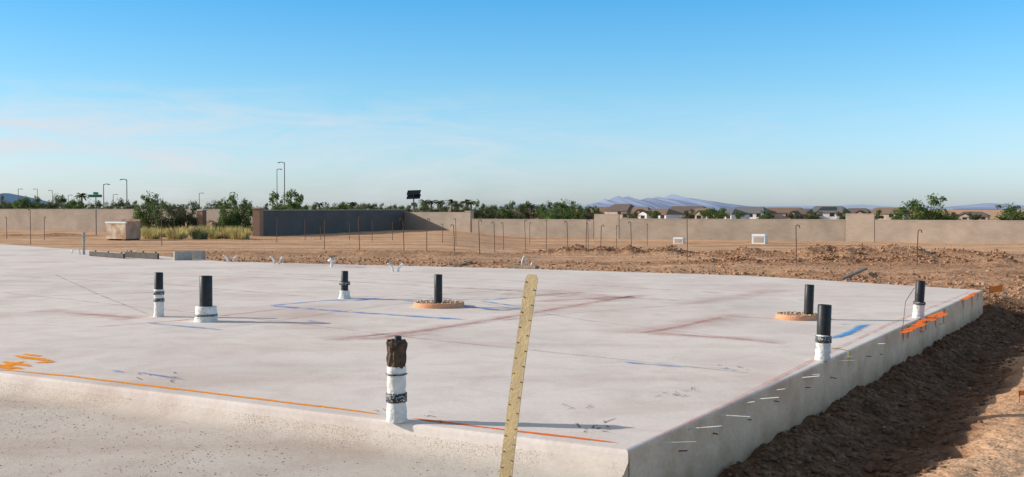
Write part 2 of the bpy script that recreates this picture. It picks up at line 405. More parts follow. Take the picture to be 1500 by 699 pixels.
for k in range(len(levels)-1):
    for i in range(n):
        j=(i+1)%n; Fc.append((k*n+i,k*n+j,(k+1)*n+j,(k+1)*n+i))
Fc+=[(0,1,n-1)]+[(i,i+1,n-1) for i in range(1,n-2)]
me=bpy.data.meshes.new("slab_deck"); me.from_pydata([tuple(v) for v in V],[],Fc); me.materials.append(M_slab); me.materials.append(M_side); me.update()
bm=bmesh.new(); bm.from_mesh(me); bmesh.ops.recalc_face_normals(bm,faces=bm.faces); bm.to_mesh(me); bm.free()
for p in me.polygons:
    nrm=p.normal
    if abs(nrm.z)<.3 and not (abs(nrm.x*ER.x+nrm.y*ER.y)>.7): p.material_index=1
link(bpy.data.objects.new("slab_deck",me),slab)
prof=[(-7,-.14),(-2.5,-.14),(-.26,-.14),(-.17,-.137),(-.10,-.127),(-.05,-.108),(-.015,-.075),(.02,-.045)]
V=[];Fc=[]
vs=list(np.linspace(0,36,150))
for v in vs:
    for j,(u,z) in enumerate(prof):
        wv=.006*float(vn(np.array([v*.8]),np.array([j*.3]),2)[0]) if 2<=j<=5 else 0
        V.append(W(u+wv*2,v,z+ (wv if j in(3,4,5) else 0)))
k=len(prof)
for i in range(len(vs)-1):
    for j in range(k-1): Fc.append((i*k+j,i*k+j+1,(i+1)*k+j+1,(i+1)*k+j))
low=mk("lower_slab_apron",V,Fc,M_low,slab,smooth=True)
V=[W(u,0,z) for u,z in prof]+[W(u,0,-.6) for u,z in prof]
mk("apron_side",V,[(i,i+1,k+i+1,k+i) for i in range(k-1)],M_side,slab)
LAY=[0]
def strip(name,pts,w,m,world=False,z=None,seg=.15,wob=.004):
    LAY[0]+=1; zz=z if z is not None else .0022+.00012*(LAY[0]%40)
    Q=[P(*p) if not world else Vector(p) for p in pts]
    R=[Q[0]]
    for a_,b2 in zip(Q,Q[1:]):
        kk=max(2,int((b2-a_).length/seg))
        for i in range(1,kk+1): R.append(a_.lerp(b2,i/kk))
    V=[];Fc=[];E=[]
    for i,p in enumerate(R):
        d=(R[min(i+1,len(R)-1)]-R[max(0,i-1)]).normalized(); nn=Vector((-d.y,d.x,0)); ww=w*.62*(1+random.uniform(-.3,.3))
        o=nn*random.uniform(-wob,wob); c_=p+o
        V+=[Vector((*(c_+nn*ww).xy,zz)),Vector((*c_.xy,zz)),Vector((*(c_-nn*ww).xy,zz))]
        en=0.0 if i in (0,len(R)-1) else random.uniform(.75,1)
        E+=[0,en,0]
    for i in range(len(R)-1):
        for k in (0,1): Fc.append((3*i+k,3*i+k+1,3*i+k+4,3*i+k+3))
    o=mk(name,V,Fc,m,slab); A=o.data.attributes.new("edge",'FLOAT','POINT'); A.data.foreach_set("value",np.array(E,dtype=np.float32)); return o
S=strip
S("orange_paint_line",[(-40,538),(100,551),(300,575),(560,607)],.036,M_orange)
S("orange_paint_line",[(600,613),(700,625),(800,637),(908,649)],.036,M_orred)
for a_ in ([(-30,533),(40,541)],[(18,521),(82,530)],[(30,519),(66,522)],[(0,530),(50,537)],[(28,526),(70,525)],[(50,532),(84,530)],[(-10,541),(34,529)],[(-10,536),(25,541)]): S("orange_arrow_mark",a_,.072,M_orange)
for a_ in ([(1325,484),(1340,480),(1350,476)],[(1338,478),(1362,466)],[(1362,471),(1385,459)],[(1340,482),(1352,474)],[(1322,489),(1336,483)],[(1350,472),(1380,457)],[(1408,440),(1422,433),(1432,428)]): S("orange_edge_mark",a_,.07,M_orred,wob=.02)
for a_,w in (([(393,448),(520,458),(688,469)],.12),([(500,436),(600,441),(735,455)],.12),([(560,436),(520,441),(470,440)],.09),([(393,448),(450,443),(515,437)],.08),([(210,473),(330,484)],.07),([(445,470),(480,474)],.08),([(900,530),(1010,539)],.05),([(1035,538),(1085,543)],.035),([(160,543),(185,546)],.05),([(195,545),(275,557)],.035),([(660,448),(735,455),(770,452)],.08),([(600,436),(700,440),(760,436)],.06),([(700,441),(780,452)],.06)):
    S("blue_chalk_line",a_,w,M_blue)
S("blue_paint_stroke",[(1216,497),(1236,491),(1252,484),(1268,475)],.10,M_blueb); S("blue_paint_stroke",[(1225,476),(1245,475)],.04,M_blue)
for a_,w in (([(935,489),(1000,478),(1062,463)],.08),([(545,497),(700,472),(930,433)],.07),([(620,421),(800,427),(930,435)],.08),([(90,458),(200,466)],.10),([(960,488),(1120,500)],.07),([(950,648),(1070,590),(1190,528),(1300,476),(1420,428)],.03),([(500,495),(640,483)],.07),([(1062,463),(1180,470)],.06),([(470,437),(640,432),(770,423)],.06),([(130,480),(260,470),(420,452)],.06),([(780,442),(930,435)],.07)):
    S("red_chalk_line",a_,w,M_red)
for a_,w in (([(925,490),(1000,478),(1085,460)],.5),([(535,499),(700,472),(940,432)],.35),([(730,430),(840,434),(950,437)],.6),([(50,455),(210,467)],.5),([(470,498),(640,489)],.35),([(780,442),(930,435)],.5),([(940,487),(1160,502)],.3),([(1000,446),(1150,424)],.5)):
    S("red_dust_stain",a_,w,M_redw,wob=.04)
for a_,w in (([(320,481),(420,468),(560,448),(700,437),(860,430)],.04),([(0,437),(160,430),(330,427)],.09),([(0,428),(200,450),(420,472),(620,497),(900,526),(1125,550)],.04),([(470,500),(650,480),(800,462),(1010,446)],.04),([(200,402),(420,408),(700,423),(1000,441)],.10),([(80,402),(140,430),(220,462)],.035),([(330,395),(560,410),(850,428)],.06),([(0,404),(250,417),(470,437)],.06),([(600,429),(720,447),(860,470),(1150,505)],.04),([(720,440),(800,432),(860,428)],.12),([(735,425),(840,437),(940,442)],.06),([(700,455),(780,452)],.10),([(520,400),(760,412),(1100,432)],.07)):
    S("grey_chalk_line",a_,w,M_dark)
def scribble(px,py,n,sx,sy):
    rr=random.Random(px)
    for i in range(n):
        x=px+rr.uniform(-sx,sx); y=py+rr.uniform(-sy,sy)
        pts=[(x,y)]
        for j in range(rr.randint(1,3)): pts.append((pts[-1][0]+rr.uniform(-7,9),pts[-1][1]+rr.uniform(-2.5,2.5)))
        S("pencil_note",pts,.007,M_pencil,seg=.03,wob=.003)
for a_ in ((978,578,8,12,4),(1008,576,6,10,4),(860,622,9,28,5),(870,630,6,20,3),(235,551,10,45,7),(1075,540,7,25,4),(850,596,5,30,5),(640,612,6,18,8),(185,582,3,4,4),(300,450,4,40,4),(560,602,5,12,3)): scribble(*a_)
def px_u(px):
    lo,hi=-1,LEN
    for _ in range(40):
        mid=(lo+hi)/2; p=W(mid,0)
        if 750+F*p.x/p.y<px: lo=mid
        else: hi=mid
    return lo
def tie(u,z,Ln,bright,tilt,yaw=0):
    p=W(u,-.001,z); d=Vector((EL.x*-1+ER.x*yaw,EL.y*-1+ER.y*yaw,tilt)).normalized()
    s_=ER*(.006 if bright else .005)
    a0=p-d*.01; a1=p+d*Ln; t=Vector((0,0,.0013 if bright else .003))
    V=[a0-s_-t,a0+s_-t,a1+s_*.6-t,a1-s_*.6-t,a0-s_+t,a0+s_+t,a1+s_*.6+t,a1-s_*.6+t]
    mk("form_tie",V,[(0,3,2,1),(4,5,6,7),(0,1,5,4),(1,2,6,5),(2,3,7,6),(3,0,4,7)],M_steel if bright else M_rebar,slab)
for px in (990,1028,1036,1073,1108,1137,1152,1186,1201,1240,1262,1301): 
    u=px_u(px-24+random.uniform(-9,9)); tie(u,-.026-random.uniform(0,.012),random.uniform(.08,.20),True,random.uniform(.03,.28),random.uniform(-.45,.45))
for px in (1010,1060,1112,1150,1196,1232,1285,1305,1365,1392):
    u=px_u(px-14); tie(u,-.12+random.uniform(-.06,.04),random.uniform(.02,.05),False,random.uniform(-.2,.2),random.uniform(-.3,.3))
for px in (1324,1332,1340,1350,1358,1372,1384,1412,1425,1433):
    u=px_u(px); Ln=random.uniform(.08,.2)
    p0=W(u,-.004,-.02)
    V=[];E=[]
    for k in range(5):
        c_=p0+ER*(.03*math.sin(k*1.3+px))+Vector((0,0,-Ln*k/4)); ww=.055*(1-.6*k/4)
        V+=[c_-ER*ww,c_,c_+ER*ww]; e_=0 if k==4 else 1; E+=[.1,e_,.1]
    Fc=[]
    for k in range(4): Fc+=[(3*k,3*k+1,3*k+4,3*k+3),(3*k+1,3*k+2,3*k+5,3*k+4)]
    o=mk("orange_edge_mark",V,Fc,M_orred,slab); A=o.data.attributes.new("edge",'FLOAT','POINT'); A.data.foreach_set("value",np.array(E,dtype=np.float32))
def flag(p,s):
    e=empty("marking_flag",p); tag(e,"small orange plastic marking flag on thin wire","flag","orange marking flags")
    g=Geo(); g.tube([(0,0,-.1),(.01,0,.16*s)],.003,5); g.obj("flag_wire",M_rebar,e)
    M_of=simple("orange_flag_plastic",(.95,.25,.04),None,8,.6)
    V=[(0,0,.16*s),(.06*s,.03,.15*s),(.14*s,.01,.17*s),(.13*s,.02,.10*s),(.05*s,.01,.09*s),(.0,0,.08*s)]
    mk("flag_cloth",V,[(0,1,4,5),(1,2,3,4)],M_of,e)
flag(W(LEN-.15,-.1,-.16),1.5); flag(hit(1492,590),.6)
# ------------------------------------------------------------------ strap
def strap():
    base=P(739,712,-.14); topp=at(779,402,5.42)
    e=empty("hold_down_strap",base); tag(e,"tall perforated zinc strap standing out of the rough lower concrete","metal strap")
    up=(topp-base); Ln=up.length; up.normalize(); wd=Vector((-EL.x,-EL.y,0)); wd=(wd-up*wd.dot(up)).normalized(); nn=wd.cross(up)
    wdt=.074; rows=int(Ln/.038); ch=(Ln+.06)/rows; cw=wdt/2; r=.0044
    bm=bmesh.new()
    def W3(x,z):
        bend=.012*math.sin(z*3.2); tw=.10*math.sin(z*2.1+.4)
        if z>Ln-.03: x=x*(1-.35*((z-Ln+.03)/.03)**2)
        return wd*(x*math.cos(tw))+nn*(x*math.sin(tw)+bend)+up*z
    for i in range(rows):
        for c_ in range(2):
            x0=-wdt/2+c_*cw; z0=-.06+i*ch; cx=x0+cw*.5+(.008 if c_ else -.008); cz=z0+ch*(.27 if c_ else .73)
            outer=[(x0+cw,z0+ch/2),(x0+cw,z0+ch),(x0+cw/2,z0+ch),(x0,z0+ch),(x0,z0+ch/2),(x0,z0),(x0+cw/2,z0),(x0+cw,z0)]
            ov=[];iv=[]
            for q,(x,z) in enumerate(outer):
                t=q*math.pi/4
                ov.append(bm.verts.new(W3(x,z))); iv.append(bm.verts.new(W3(cx+r*math.cos(t),cz+r*math.sin(t))))
            for q in range(8): bm.faces.new((ov[q],ov[(q+1)%8],iv[(q+1)%8],iv[q]))
    bmesh.ops.remove_doubles(bm,verts=bm.verts,dist=.0004)
    fr=1 if nn.y<0 else -1
    for i in range(int(Ln/.038)):
        z=.01+i*.038
        for sgn in (-1,1):
            if (i+(sgn>0))%2: continue
            xx=sgn*(wdt/2-.011); vs_=[]
            for dx,dz in ((-.004,-.0022),(.004,-.0022),(.004,.0022),(-.004,.0022)):
                vs_.append(bm.verts.new(W3(xx+dx,z+dz)+nn*fr*.0042))
            f=bm.faces.new(vs_); f.material_index=1
    me=bpy.data.meshes.new("strap_plate"); bm.to_mesh(me); bm.free(); me.materials.append(M_strap); me.materials.append(simple("dark_stamped_mark",(.10,.07,.04),(.05,.04,.03),20,.8))
    o=link(bpy.data.objects.new("strap_plate",me),e); s_=o.modifiers.new("s",'SOLIDIFY'); s_.thickness=.003
strap()
# ------------------------------------------------------------------ pipes
def pipe(px,py,pyt,dia,label,wrap=None,tape=None,tilt=(0,0),foot=None,frayed=False,lev=0.0):
    base=P(px,py,lev); sc=(base.y/F); H=(py-pyt)*sc*1.0; r=dia/2
    e=empty("plumbing_stub_pipe",base); tag(e,label,"pipe","plumbing pipes standing out of the slab")
    e.rotation_euler=(tilt[0],tilt[1],0)
    z0=.001
    g=Geo()
    if frayed:
        g.lathe([(r,z0),(r,H*.6),(r*1.0,H*.66),(r*1.1,H*.70)],28); g.obj("pipe_body",M_abs,e,smooth=True)
        g=Geo(); g.lathe([(r*1.02,H*.62),(r*1.12,H*.68),(r*1.2,H*.74),(r*1.12,H*.80),(r*1.22,H*.86),(r*1.28,H*.91),(r*1.1,H*.94),(r*.8,H*.94),(r*.7,H*.8)],30,.03,3,.10); g.obj("torn_pipe_top",M_torn,e)
        g=Geo(); g.tube([(0.008,0,H*.85),(.010,0,H*.99)],[.021,.019],12); g.obj("inner_pipe",M_abs,e)
    else:
        prof=[(r,z0),(r,H*.5),(r,H-.004),(r-.003,H),(r-.007,H),(r-.008,H-.01),(r-.008,H*.6),(0.001,H*.6)]
        g.lathe(prof,32)
        g.obj("pipe_body",M_abs,e,smooth=True)
    if wrap:
        a0,a1,rw=wrap; g=Geo(); k=12; prof=[]
        for i in range(k+1):
            t=i/k; flare=(foot or 0)*(1-t)**3
            prof.append((r*rw+flare+.003*math.sin(i*2.1+px),H*(a0+(a1-a0)*t)+ (z0 if i==0 else 0)))
        prof.append((r*1.0,H*a1+.002)); g.lathe(prof,28,.025,int(px),.02); g.obj("foam_wrap",M_wrap,e,smooth=True)
    if tape:
        for (t0,t1) in tape:
            g=Geo(); q=r*(wrap[2] if wrap else 1)+.005+ (foot or 0)*.12*(1-t0)
            g.lathe([(q-.006,H*t0),(q+.002,H*t0+.002),(q+.002,H*(t0+t1)/2),(q+.002,H*t1-.002),(q-.006,H*t1)],28,.015,int(px),.012); g.obj("printed_tape",M_tape,e,smooth=True)
    return e
pipe(233,464,399,.096,"black pipe with white foam wrap and printed tape",(0,.62,1.10),[(.50,.58),(.34,.42)],foot=.005)
pipe(302,471,404,.135,"thick black pipe with bulging white wrap at its foot",(0,.33,1.62),[(.12,.17)],foot=.016)
pipe(505,438,397,.095,"black pipe with loose white wrap around its foot",(0,.30,1.35),[(.5,.62)],foot=.022)
pipe(642,450,402,.10,"plain black pipe rising from a terracotta ring")
pipe(581,617,490,.094,"tall pipe with torn black top and taped white wrap",(0,.64,1.12),[(.225,.335),(.54,.56)],foot=.010,frayed=True)
pipe(1184,468,417,.10,"plain black pipe beside a shallow ring of fill",tilt=(0,.03))
pipe(1205,528,446,.108,"black pipe with short white wrap and printed band",(0,.46,1.06),[(.32,.44)],foot=.004,tilt=(0,.03))
pipe(1345,466,411,.10,"leaning black pipe with white wrapped foot",(0,.36,1.15),[(.36,.44)],foot=.008,tilt=(.02,.05))
def ring(px,py,dia,hh,label):
    c_=P(px,py); e=empty("form_ring",c_); tag(e,label,"ring","round forms on the slab"); R=dia/2
    g=Geo(); g.lathe([(R,.001),(R*1.01,hh*.6),(R,hh),(R*.93,hh*1.02),(R*.91,hh*.7),(R*.91,.003)],48,.012,int(px)); g.obj("ring_wall",M_terra,e,smooth=True)
    g=Geo(); g.lathe([(R*.915,hh*.55),(R*.6,hh*.9),(R*.3,hh*.8),(.001,hh*.85)],40,.02,9); g.obj("sandy_fill",M_gravel,e)
    pts=[];sz=[]
    for i in range(320):
        a_=random.random()*6.28; q=R*.95*math.sqrt(random.random()); s_=random.uniform(.005,.02); pts.append((q*math.cos(a_),q*math.sin(a_),hh*.8+s_*.3)); sz.append(s_)
    o=rocks("fill_pebbles",pts,sz,M_gravel,"pebbles in the ring",1); o.parent=e
ring(643,449,.62,.055,"terracotta form ring filled with sandy dirt around a pipe")
ring(1168,467,.46,.055,"small terracotta ring filled with pale gravel beside a pipe")
def wire(pts,r,label,m=M_rebar,name="tie_wire",cat="wire"):
    g=Geo(); b0=Vector(pts[0]); g.tube([Vector(p)-b0 for p in pts],r,6); e=empty(name,b0); tag(e,label,cat); g.obj("wire_strand",m,e)
p=W(px_u(1322),-.01,-.02); q=P(1338,462); wire([p,p+Vector((.03,.05,.10)),p+Vector((.10,.2,.26)),q+Vector((0,0,.3)),q+Vector((.08,.05,.34))],.003,"thin bent wire arching from slab edge to leaning pipe")
p=W(px_u(1235),-.05,-.1); wire([p,p+Vector((0,0,.13)),p+Vector((-.10,-.02,.15)),p+Vector((-.2,-.03,.155))],.003,"short yellow bent wire hooked over the slab edge",simple("yellow_wire",(.6,.55,.1),None,10))
# ------------------------------------------------------------------ little white stubs at the back of slab
def stub(px,py,hpx,lean,label):
    b0=P(px,py,0) ; u,v=UV(b0)
    if u>backu(v): b0=hit(px,py)
    sc=b0.y/F; H=hpx*sc; e=empty("conduit_stub",b0); tag(e,label,"conduit","white conduit stubs at the slab edge")
    g=Geo(); g.tube([(0,0,-.0),(lean*.3,0,H*.5),(lean*1.0,0,H*.8),(lean*1.8,0,H)],.021,10); g.obj("conduit_tube",M_white,e,smooth=True)
    g=Geo(); g.tube([(lean*1.7,0,H*.93),(lean*1.9,0,H*1.06)],.027,10); g.obj("conduit_cap",M_white,e,smooth=True)
for a_ in ((189,377,10,-.03),(196,377,9,.03),(334,384,10,-.05),(341,384,8,.04),(402,387,11,-.04),(409,387,10,.04),(576,398,12,-.05),(583,398,11,.05),(764,391,15,.04),(771,391,13,-.04),(778,392,7,.02),(117,373,9,-.03),(105,371,5,.02)): stub(*a_,"short white plastic conduit stub poking from concrete")
def mush():
    b0=P(486,391,0); e=empty("capped_conduit",b0); tag(e,"white capped conduit with dark flat lid on slab","conduit")
    g=Geo(); g.lathe([(.03,.0),(.03,.1),(.085,.12),(.085,.15),(.04,.155),(.04,.2),(.0,.21)],16); g.obj("conduit_body",M_white,e,smooth=True)
    g=Geo(); g.lathe([(.0,.21),(.11,.212),(.11,.235),(.0,.24)],16); g.obj("conduit_lid",M_wood,e)
mush()
def rod(px,py,hpx):
    b0=P(px,py,0); sc=b0.y/F; H=hpx*sc; e=empty("grey_riser_pipe",b0); tag(e,"thin grey riser pipe with coupling at slab edge","pipe")
    g=Geo(); g.tube([(0,0,0),(0,0,H)],.03,12); g.obj("riser_tube",M_grey,e,smooth=True); g=Geo(); g.tube([(0,0,H*.8),(0,0,H*1.02)],.042,12); g.obj("riser_coupling",M_grey,e,smooth=True)
rod(123,373,32)
def cinder(px,py,rz):
    b0=P(px,py,0.001); e=empty("cinder_block",b0,rz); tag(e,"grey hollow cinder block lying on the slab edge","block","cinder blocks at the slab edge")
    L_,D,H=.40,.2,.2
    g=Geo(); g.box(-L_/2,L_/2,-D/2,-D/2+.03,0,H); g.box(-L_/2,L_/2,D/2-.03,D/2,0,H)
    for x in (-L_/2,-.015,L_/2-.03): g.box(x,x+.03,-D/2+.03,D/2-.03,0,H)
    g.obj("block_shell",M_grey,e)
cinder(268,381,.4); cinder(287,380,-.2)
def board(px0,py0,px1,py1,hh,th,label,name="form_board",m=M_wood,onslab=True):
    a0=P(px0,py0) if onslab else hit(px0,py0); a1=P(px1,py1) if onslab else hit(px1,py1); d=a1-a0; L_=d.xy.length
    e=empty(name,a0,math.atan2(d.y,d.x)); tag(e,label,"board","boards near the slab")
    g=Geo(); g.box(0,L_,-th/2,th/2,.003,hh); o=g.obj("plank",m,e); bv=o.modifiers.new("b",'BEVEL'); bv.width=.006
    for t in (.12,.5,.88):
        g=Geo(); g.box(L_*t-.02,L_*t+.02,th/2+.002,th/2+.03,.001,hh*1.25); g.obj("board_cleat",m,e)
M_dkb=simple("dark_form_board",(.12,.105,.09),(.08,.07,.065),8,.9)
board(132,375,182,379,.12,.05,"dark weathered form board standing on edge",m=M_dkb)
board(184,377,232,380,.14,.05,"dark weathered form board standing on edge",m=M_dkb)
board(745,392,787,394,.06,.12,"short brown board lying flat at the slab edge")
board(1232,412,1268,399,.05,.09,"old plank lying on reddish dirt",onslab=False)
board(655,396,690,385,.04,.08,"old plank lying on reddish dirt",onslab=False)
# ------------------------------------------------------------------ rebar stakes
stakes=[(45,306,358),(10,318,350),(65,318,352),(237,312,360),(255,318,352),(322,318,350),(405,318,355),(447,322,352),(470,330,352),(475,322,366),(527,318,366),(512,326,352),(545,322,354),(575,325,352),(592,320,367),(625,320,368),(648,328,356),(666,330,370),(668,320,360),(703,322,372),(725,325,370),(738,326,367),(770,322,367),(776,326,358),(800,322,367),(832,325,365),(858,322,373),(862,326,364),(880,330,362),(903,330,362),(925,325,362),(948,328,360),(1007,318,380),(1167,330,386),(1343,337,388)]
def stake(px,t,b):
    p=hit(px,b); H=(b-t)*p.y/F; H=min(H,1.9); rr=.008+.00016*p.y
    e=empty("rebar_stake",p); tag(e,"thin rusty rebar stake with hooked top in dirt","stake","rebar stakes across the graded dirt")
    g=Geo(); l=random.uniform(-.06,.06); s_=random.choice((-1,1))
    g.tube([(0,0,-.25),(l*.5,0,H*.5),(l,0,H-.06)],rr,6); g.obj("stake_shaft",M_rebar,e)
    g=Geo(); g.tube([(l,0,H-.06),(l+.015*s_,0,H-.015),(l+.05*s_,0,H),(l+.09*s_,0,H-.02),(l+.10*s_,0,H-.08)],rr,6); g.obj("stake_hook",M_rebar,e)
for s_ in stakes: stake(*s_)
# ------------------------------------------------------------------ utility boxes, bin
def ubox(px,py,w,h):
    p=hit(px,py); sc=p.y/F; w*=sc; h*=sc; e=empty("utility_box",p,-.5); tag(e,"white utility pedestal box with overhanging lid on dirt","utility box","utility boxes on graded dirt")
    g=Geo(); g.box(-w/2,w/2,-w*.4,w*.4,-.1,h*.8,.02); g.obj("box_cabinet",M_white,e)
    g=Geo(); g.box(-w/2-.02,w/2+.02,-w*.4-.02,w*.4+.02,h*.8,h,.05); g.obj("box_lid",M_white,e)
    g=Geo(); g.box(-w*.35,w*.35,-w*.4-.01,-w*.4+.012,h*.12,h*.7); g.obj("box_door",M_cap,e)
ubox(1113,357,20,14); ubox(995,357,15,9); ubox(22,337,14,9)
def wbin():
    p=hit(181,352); sc=p.y/F; w=40*sc; h=31*sc; d=w*.7; e=empty("washout_bin",p,-.5); tag(e,"stained white open washout bin with rusty side on dirt","bin")
    M_r=simple("rust_stained_panel",(.74,.64,.50),(.38,.20,.11),1.8,.8); M_r2=simple("rusty_brown_panel",(.32,.16,.09),(.52,.36,.25),2.0,.85)
    t=.08
    g=Geo(); g.box(-w/2,w/2,-d/2,-d/2+t,.1,h*.8); g.obj("bin_front",M_r,e)
    g=Geo(); g.box(-w/2,w/2,d/2-t,d/2,.1,h); g.obj("bin_back",M_r2,e)
    for x0,hh in ((-w/2,.85),(w/2-t,.9)):
        g=Geo(); g.box(x0,x0+t,-d/2+t,d/2-t,.1,h*hh); g.obj("bin_side",M_r2,e)
    g=Geo(); g.box(-w/2+t,w/2-t,-d/2+t,d/2-t,.1,h*.55); g.obj("bin_contents",M_grey,e)
    g=Geo(); g.box(-w/2-.05,w/2+.05,-d/2-.05,-d/2+t+.02,h*.8,h*.88); g.obj("bin_rim",M_white,e)
    for x0 in (-w/2+.1,w/2-.3):
        g=Geo(); g.box(x0,x0+.2,-d/2,d/2,-.1,.1); g.obj("bin_skid",M_rebar,e)
wbin()
# ------------------------------------------------------------------ walls
def wall(pxA,YA,pxB,YB,topA,m,label,thick=.2,pil=(),pilm=None,pilh=.2):
    a0=at(pxA,330,YA); b0=at(pxB,330,YB); a0.z=hz(a0.x,a0.y); b0.z=hz(b0.x,b0.y); d=(b0-a0); L_=d.xy.length
    ztop=at(pxA,topA,a0.y).z
    zb=min(a0.z,b0.z)-.4; base=Vector((a0.x,a0.y,zb)); H=ztop-zb
    e=empty("block_wall",base,math.atan2(d.y,d.x)); tag(e,label,"wall","block walls around the lots")
    g=Geo(); g.box(0,L_,-thick/2,thick/2,0,H); g.obj("wall_panel",m,e)
    g=Geo(); g.box(-.0,L_,-thick/2-.02,thick/2+.02,H+.002,H+.06); g.obj("wall_cap",M_cap,e)
    for i,t in enumerate(pil):
        x=t*L_; g=Geo(); g.box(x-.3,x+.3,-.3,.3,0,H+pilh); g.obj("wall_pier",pilm or m,e)
        g=Geo(); g.box(x-.36,x+.36,-.36,.36,H+pilh+.002,H+pilh+.09); g.obj("pier_cap",M_cap,e)
wall(-150,120,371,99,307,M_wall,"long tan block wall with flat cap behind desert shrubs")
wall(378,86,592,116,308.5,M_wall_shade,"tan block wall with shade painted into its colour, ending at a stone pier",pil=(0.0,),pilm=M_brick,pilh=.15)
wall(593,115.8,688,111,311.5,M_wall,"short tan block wall meeting the shaded wall",pil=(1.0,),pilh=.1)
wall(692,110.5,870,104,321.5,M_wall,"low tan block wall with flat cap across dirt lot")
wall(871,103.9,907,102.5,314.5,M_wall,"short raised tan wall return beside lower wall")
wall(908,102.4,1238,93,321,M_wall,"long tan block wall below tiled house roofs")
wall(1239,92.9,1281,91.5,314,M_wall,"short raised tan wall section between lower walls")
wall(1282,91.4,1620,82,323,M_wall,"long tan block wall ending past a round green tree")
# ------------------------------------------------------------------ vegetation
def tree_mesh(seed,Hh=4.5,Rr=2.4,leaves=2600,lm=M_leaf,ls=.14,bush=False):
    rr=random.Random(seed); g=Geo(); ends=[]
    th=Hh*(.12 if bush else .3); lo=.14 if bush else .42
    g.tube([(0,0,-.3),(.03,.02,th*.5),(rr.uniform(-.1,.1),0,th)],[.16,.12,.10],7)
    nb=13 if bush else 8
    for i in range(nb):
        a_=i*2.4+rr.uniform(-.3,.3); z=Hh*rr.uniform(lo,.88); q=Rr*rr.uniform(.3,.8)
        m1=(q*.4*math.cos(a_),q*.4*math.sin(a_),th+(z-th)*.45); e1=(q*math.cos(a_),q*math.sin(a_),z)
        g.tube([(0,0,th*.85),m1,e1],[.07,.045,.015],5); ends.append(e1)
        for k in range(2):
            a2=a_+rr.uniform(-.8,.8); q2=q+rr.uniform(-.4,.5); e2=(q2*math.cos(a2),q2*math.sin(a2),max(.35,z+rr.uniform(-.7,.5))); g.tube([m1,e2],[.03,.01],4); ends.append(e2)
    clumps=[]
    for e1 in ends:
        for k in range(2): clumps.append((e1[0]+rr.gauss(0,.25),e1[1]+rr.gauss(0,.25),e1[2]+rr.gauss(0,.2),rr.uniform(.3,.68)))
    V=[];Fc=[]
    for i in range(leaves):
        c_=rr.choice(clumps); q=c_[3]
        d=Vector((rr.gauss(0,1),rr.gauss(0,1),rr.gauss(0,.75))); d=d.normalized()*(q*rr.random()**.45)
        p=Vector(c_[:3])+d
        n1=Vector((rr.gauss(0,1),rr.gauss(0,1),rr.gauss(0,1))).normalized(); n2=n1.cross(Vector((rr.gauss(0,1),rr.gauss(0,1),rr.gauss(0,1)))).normalized()
        s_=ls*rr.uniform(.5,1.2); b=len(V); V+=[p-n1*s_,p-n2*s_*.45,p+n1*s_,p+n2*s_*.45]; Fc.append((b,b+1,b+2,b+3))
    mt=bpy.data.meshes.new("trunk"); mt.from_pydata(g.V,[],g.F); mt.materials.append(M_bark)
    mc=bpy.data.meshes.new("crown"); mc.from_pydata([tuple(v) for v in V],[],Fc); mc.materials.append(lm)
    return mt,mc,Hh,Rr
TM=[tree_mesh(1,leaves=3600),tree_mesh(2,4.2,2.7,4200),tree_mesh(3,4.6,2.1,3200,M_leaf2),tree_mesh(4,4,2.5,3400,M_leaf2),tree_mesh(8,4.0,2.4,5200,M_leaf,bush=True),tree_mesh(9,3.8,2.5,4800,M_leaf2,bush=True)]
def tree(px,pyt,wpx,Y,k,label,group=None,name="desert_tree"):
    mt,mc,Hh,Rr=TM[k]; x=at(px,306,Y).x; z=hz(x,Y); top=at(px,pyt,Y).z; H=top-z; Wd=wpx*Y/F
    e=empty(name,(x,Y,z),random.uniform(0,6.28)); tag(e,label,"tree",group)
    sx=Wd/(2*Rr*.95); sz_=H/(Hh*.97); e.scale=(sx,sx,sz_)
    for nm,me in (("trunk",mt),("crown",mc)): link(bpy.data.objects.new(nm,me),e)
tree(43,284,44,126,0,"round green desert tree behind tan wall"); tree(75,287,34,128,2,"small olive green tree behind tan wall")
tree(8,287,30,130,3,"small olive green tree behind tan wall"); tree(110,288,26,126,0,"small green tree behind tan wall")
tree(215,287,48,97,4,"full green desert tree beside roadside shrubs"); tree(180,293,28,115,2,"dark thin tree near street lamp")
tree(245,299,44,95,5,"rounded olive shrub tree beside boulders"); tree(272,297,46,96,5,"rounded olive shrub tree beside boulders")
tree(350,289,46,95,4,"full green desert tree beside stone pier"); tree(330,303,34,94,4,"low green bush tree near boulders")
tree(418,280,60,120,1,"bushy green tree rising over shaded block wall")
tree(820,297,58,124,4,"round green tree behind low tan wall"); tree(1048,302,44,150,0,"small green tree before tiled roofs")
tree(1357,290,84,128,4,"wide round green tree behind tan wall"); tree(1487,302,66,128,4,"low green tree behind tan wall")
tree(1190,309,30,160,3,"dark shrub tree before tiled roofs")
rr=random.Random(5)
x=440
while x<880:
    tree(x,rr.uniform(296,303),rr.uniform(20,36),rr.uniform(170,260),rr.randrange(6),"distant green tree in a dense row beyond walls","distant trees beyond the walls"); x+=rr.uniform(7,13)
for x in list(range(-10,440,16)):
    tree(x+rr.uniform(-5,5),rr.uniform(293,301),rr.uniform(20,34),rr.uniform(170,260),rr.randrange(6),"distant green tree in a dense row beyond walls","distant trees beyond the walls")
for x in list(range(880,1510,40)):
    tree(x+rr.uniform(-12,12),rr.uniform(306,311),rr.uniform(14,28),rr.uniform(300,340),rr.randrange(6),"distant green tree among tiled roofs","distant trees beyond the walls")
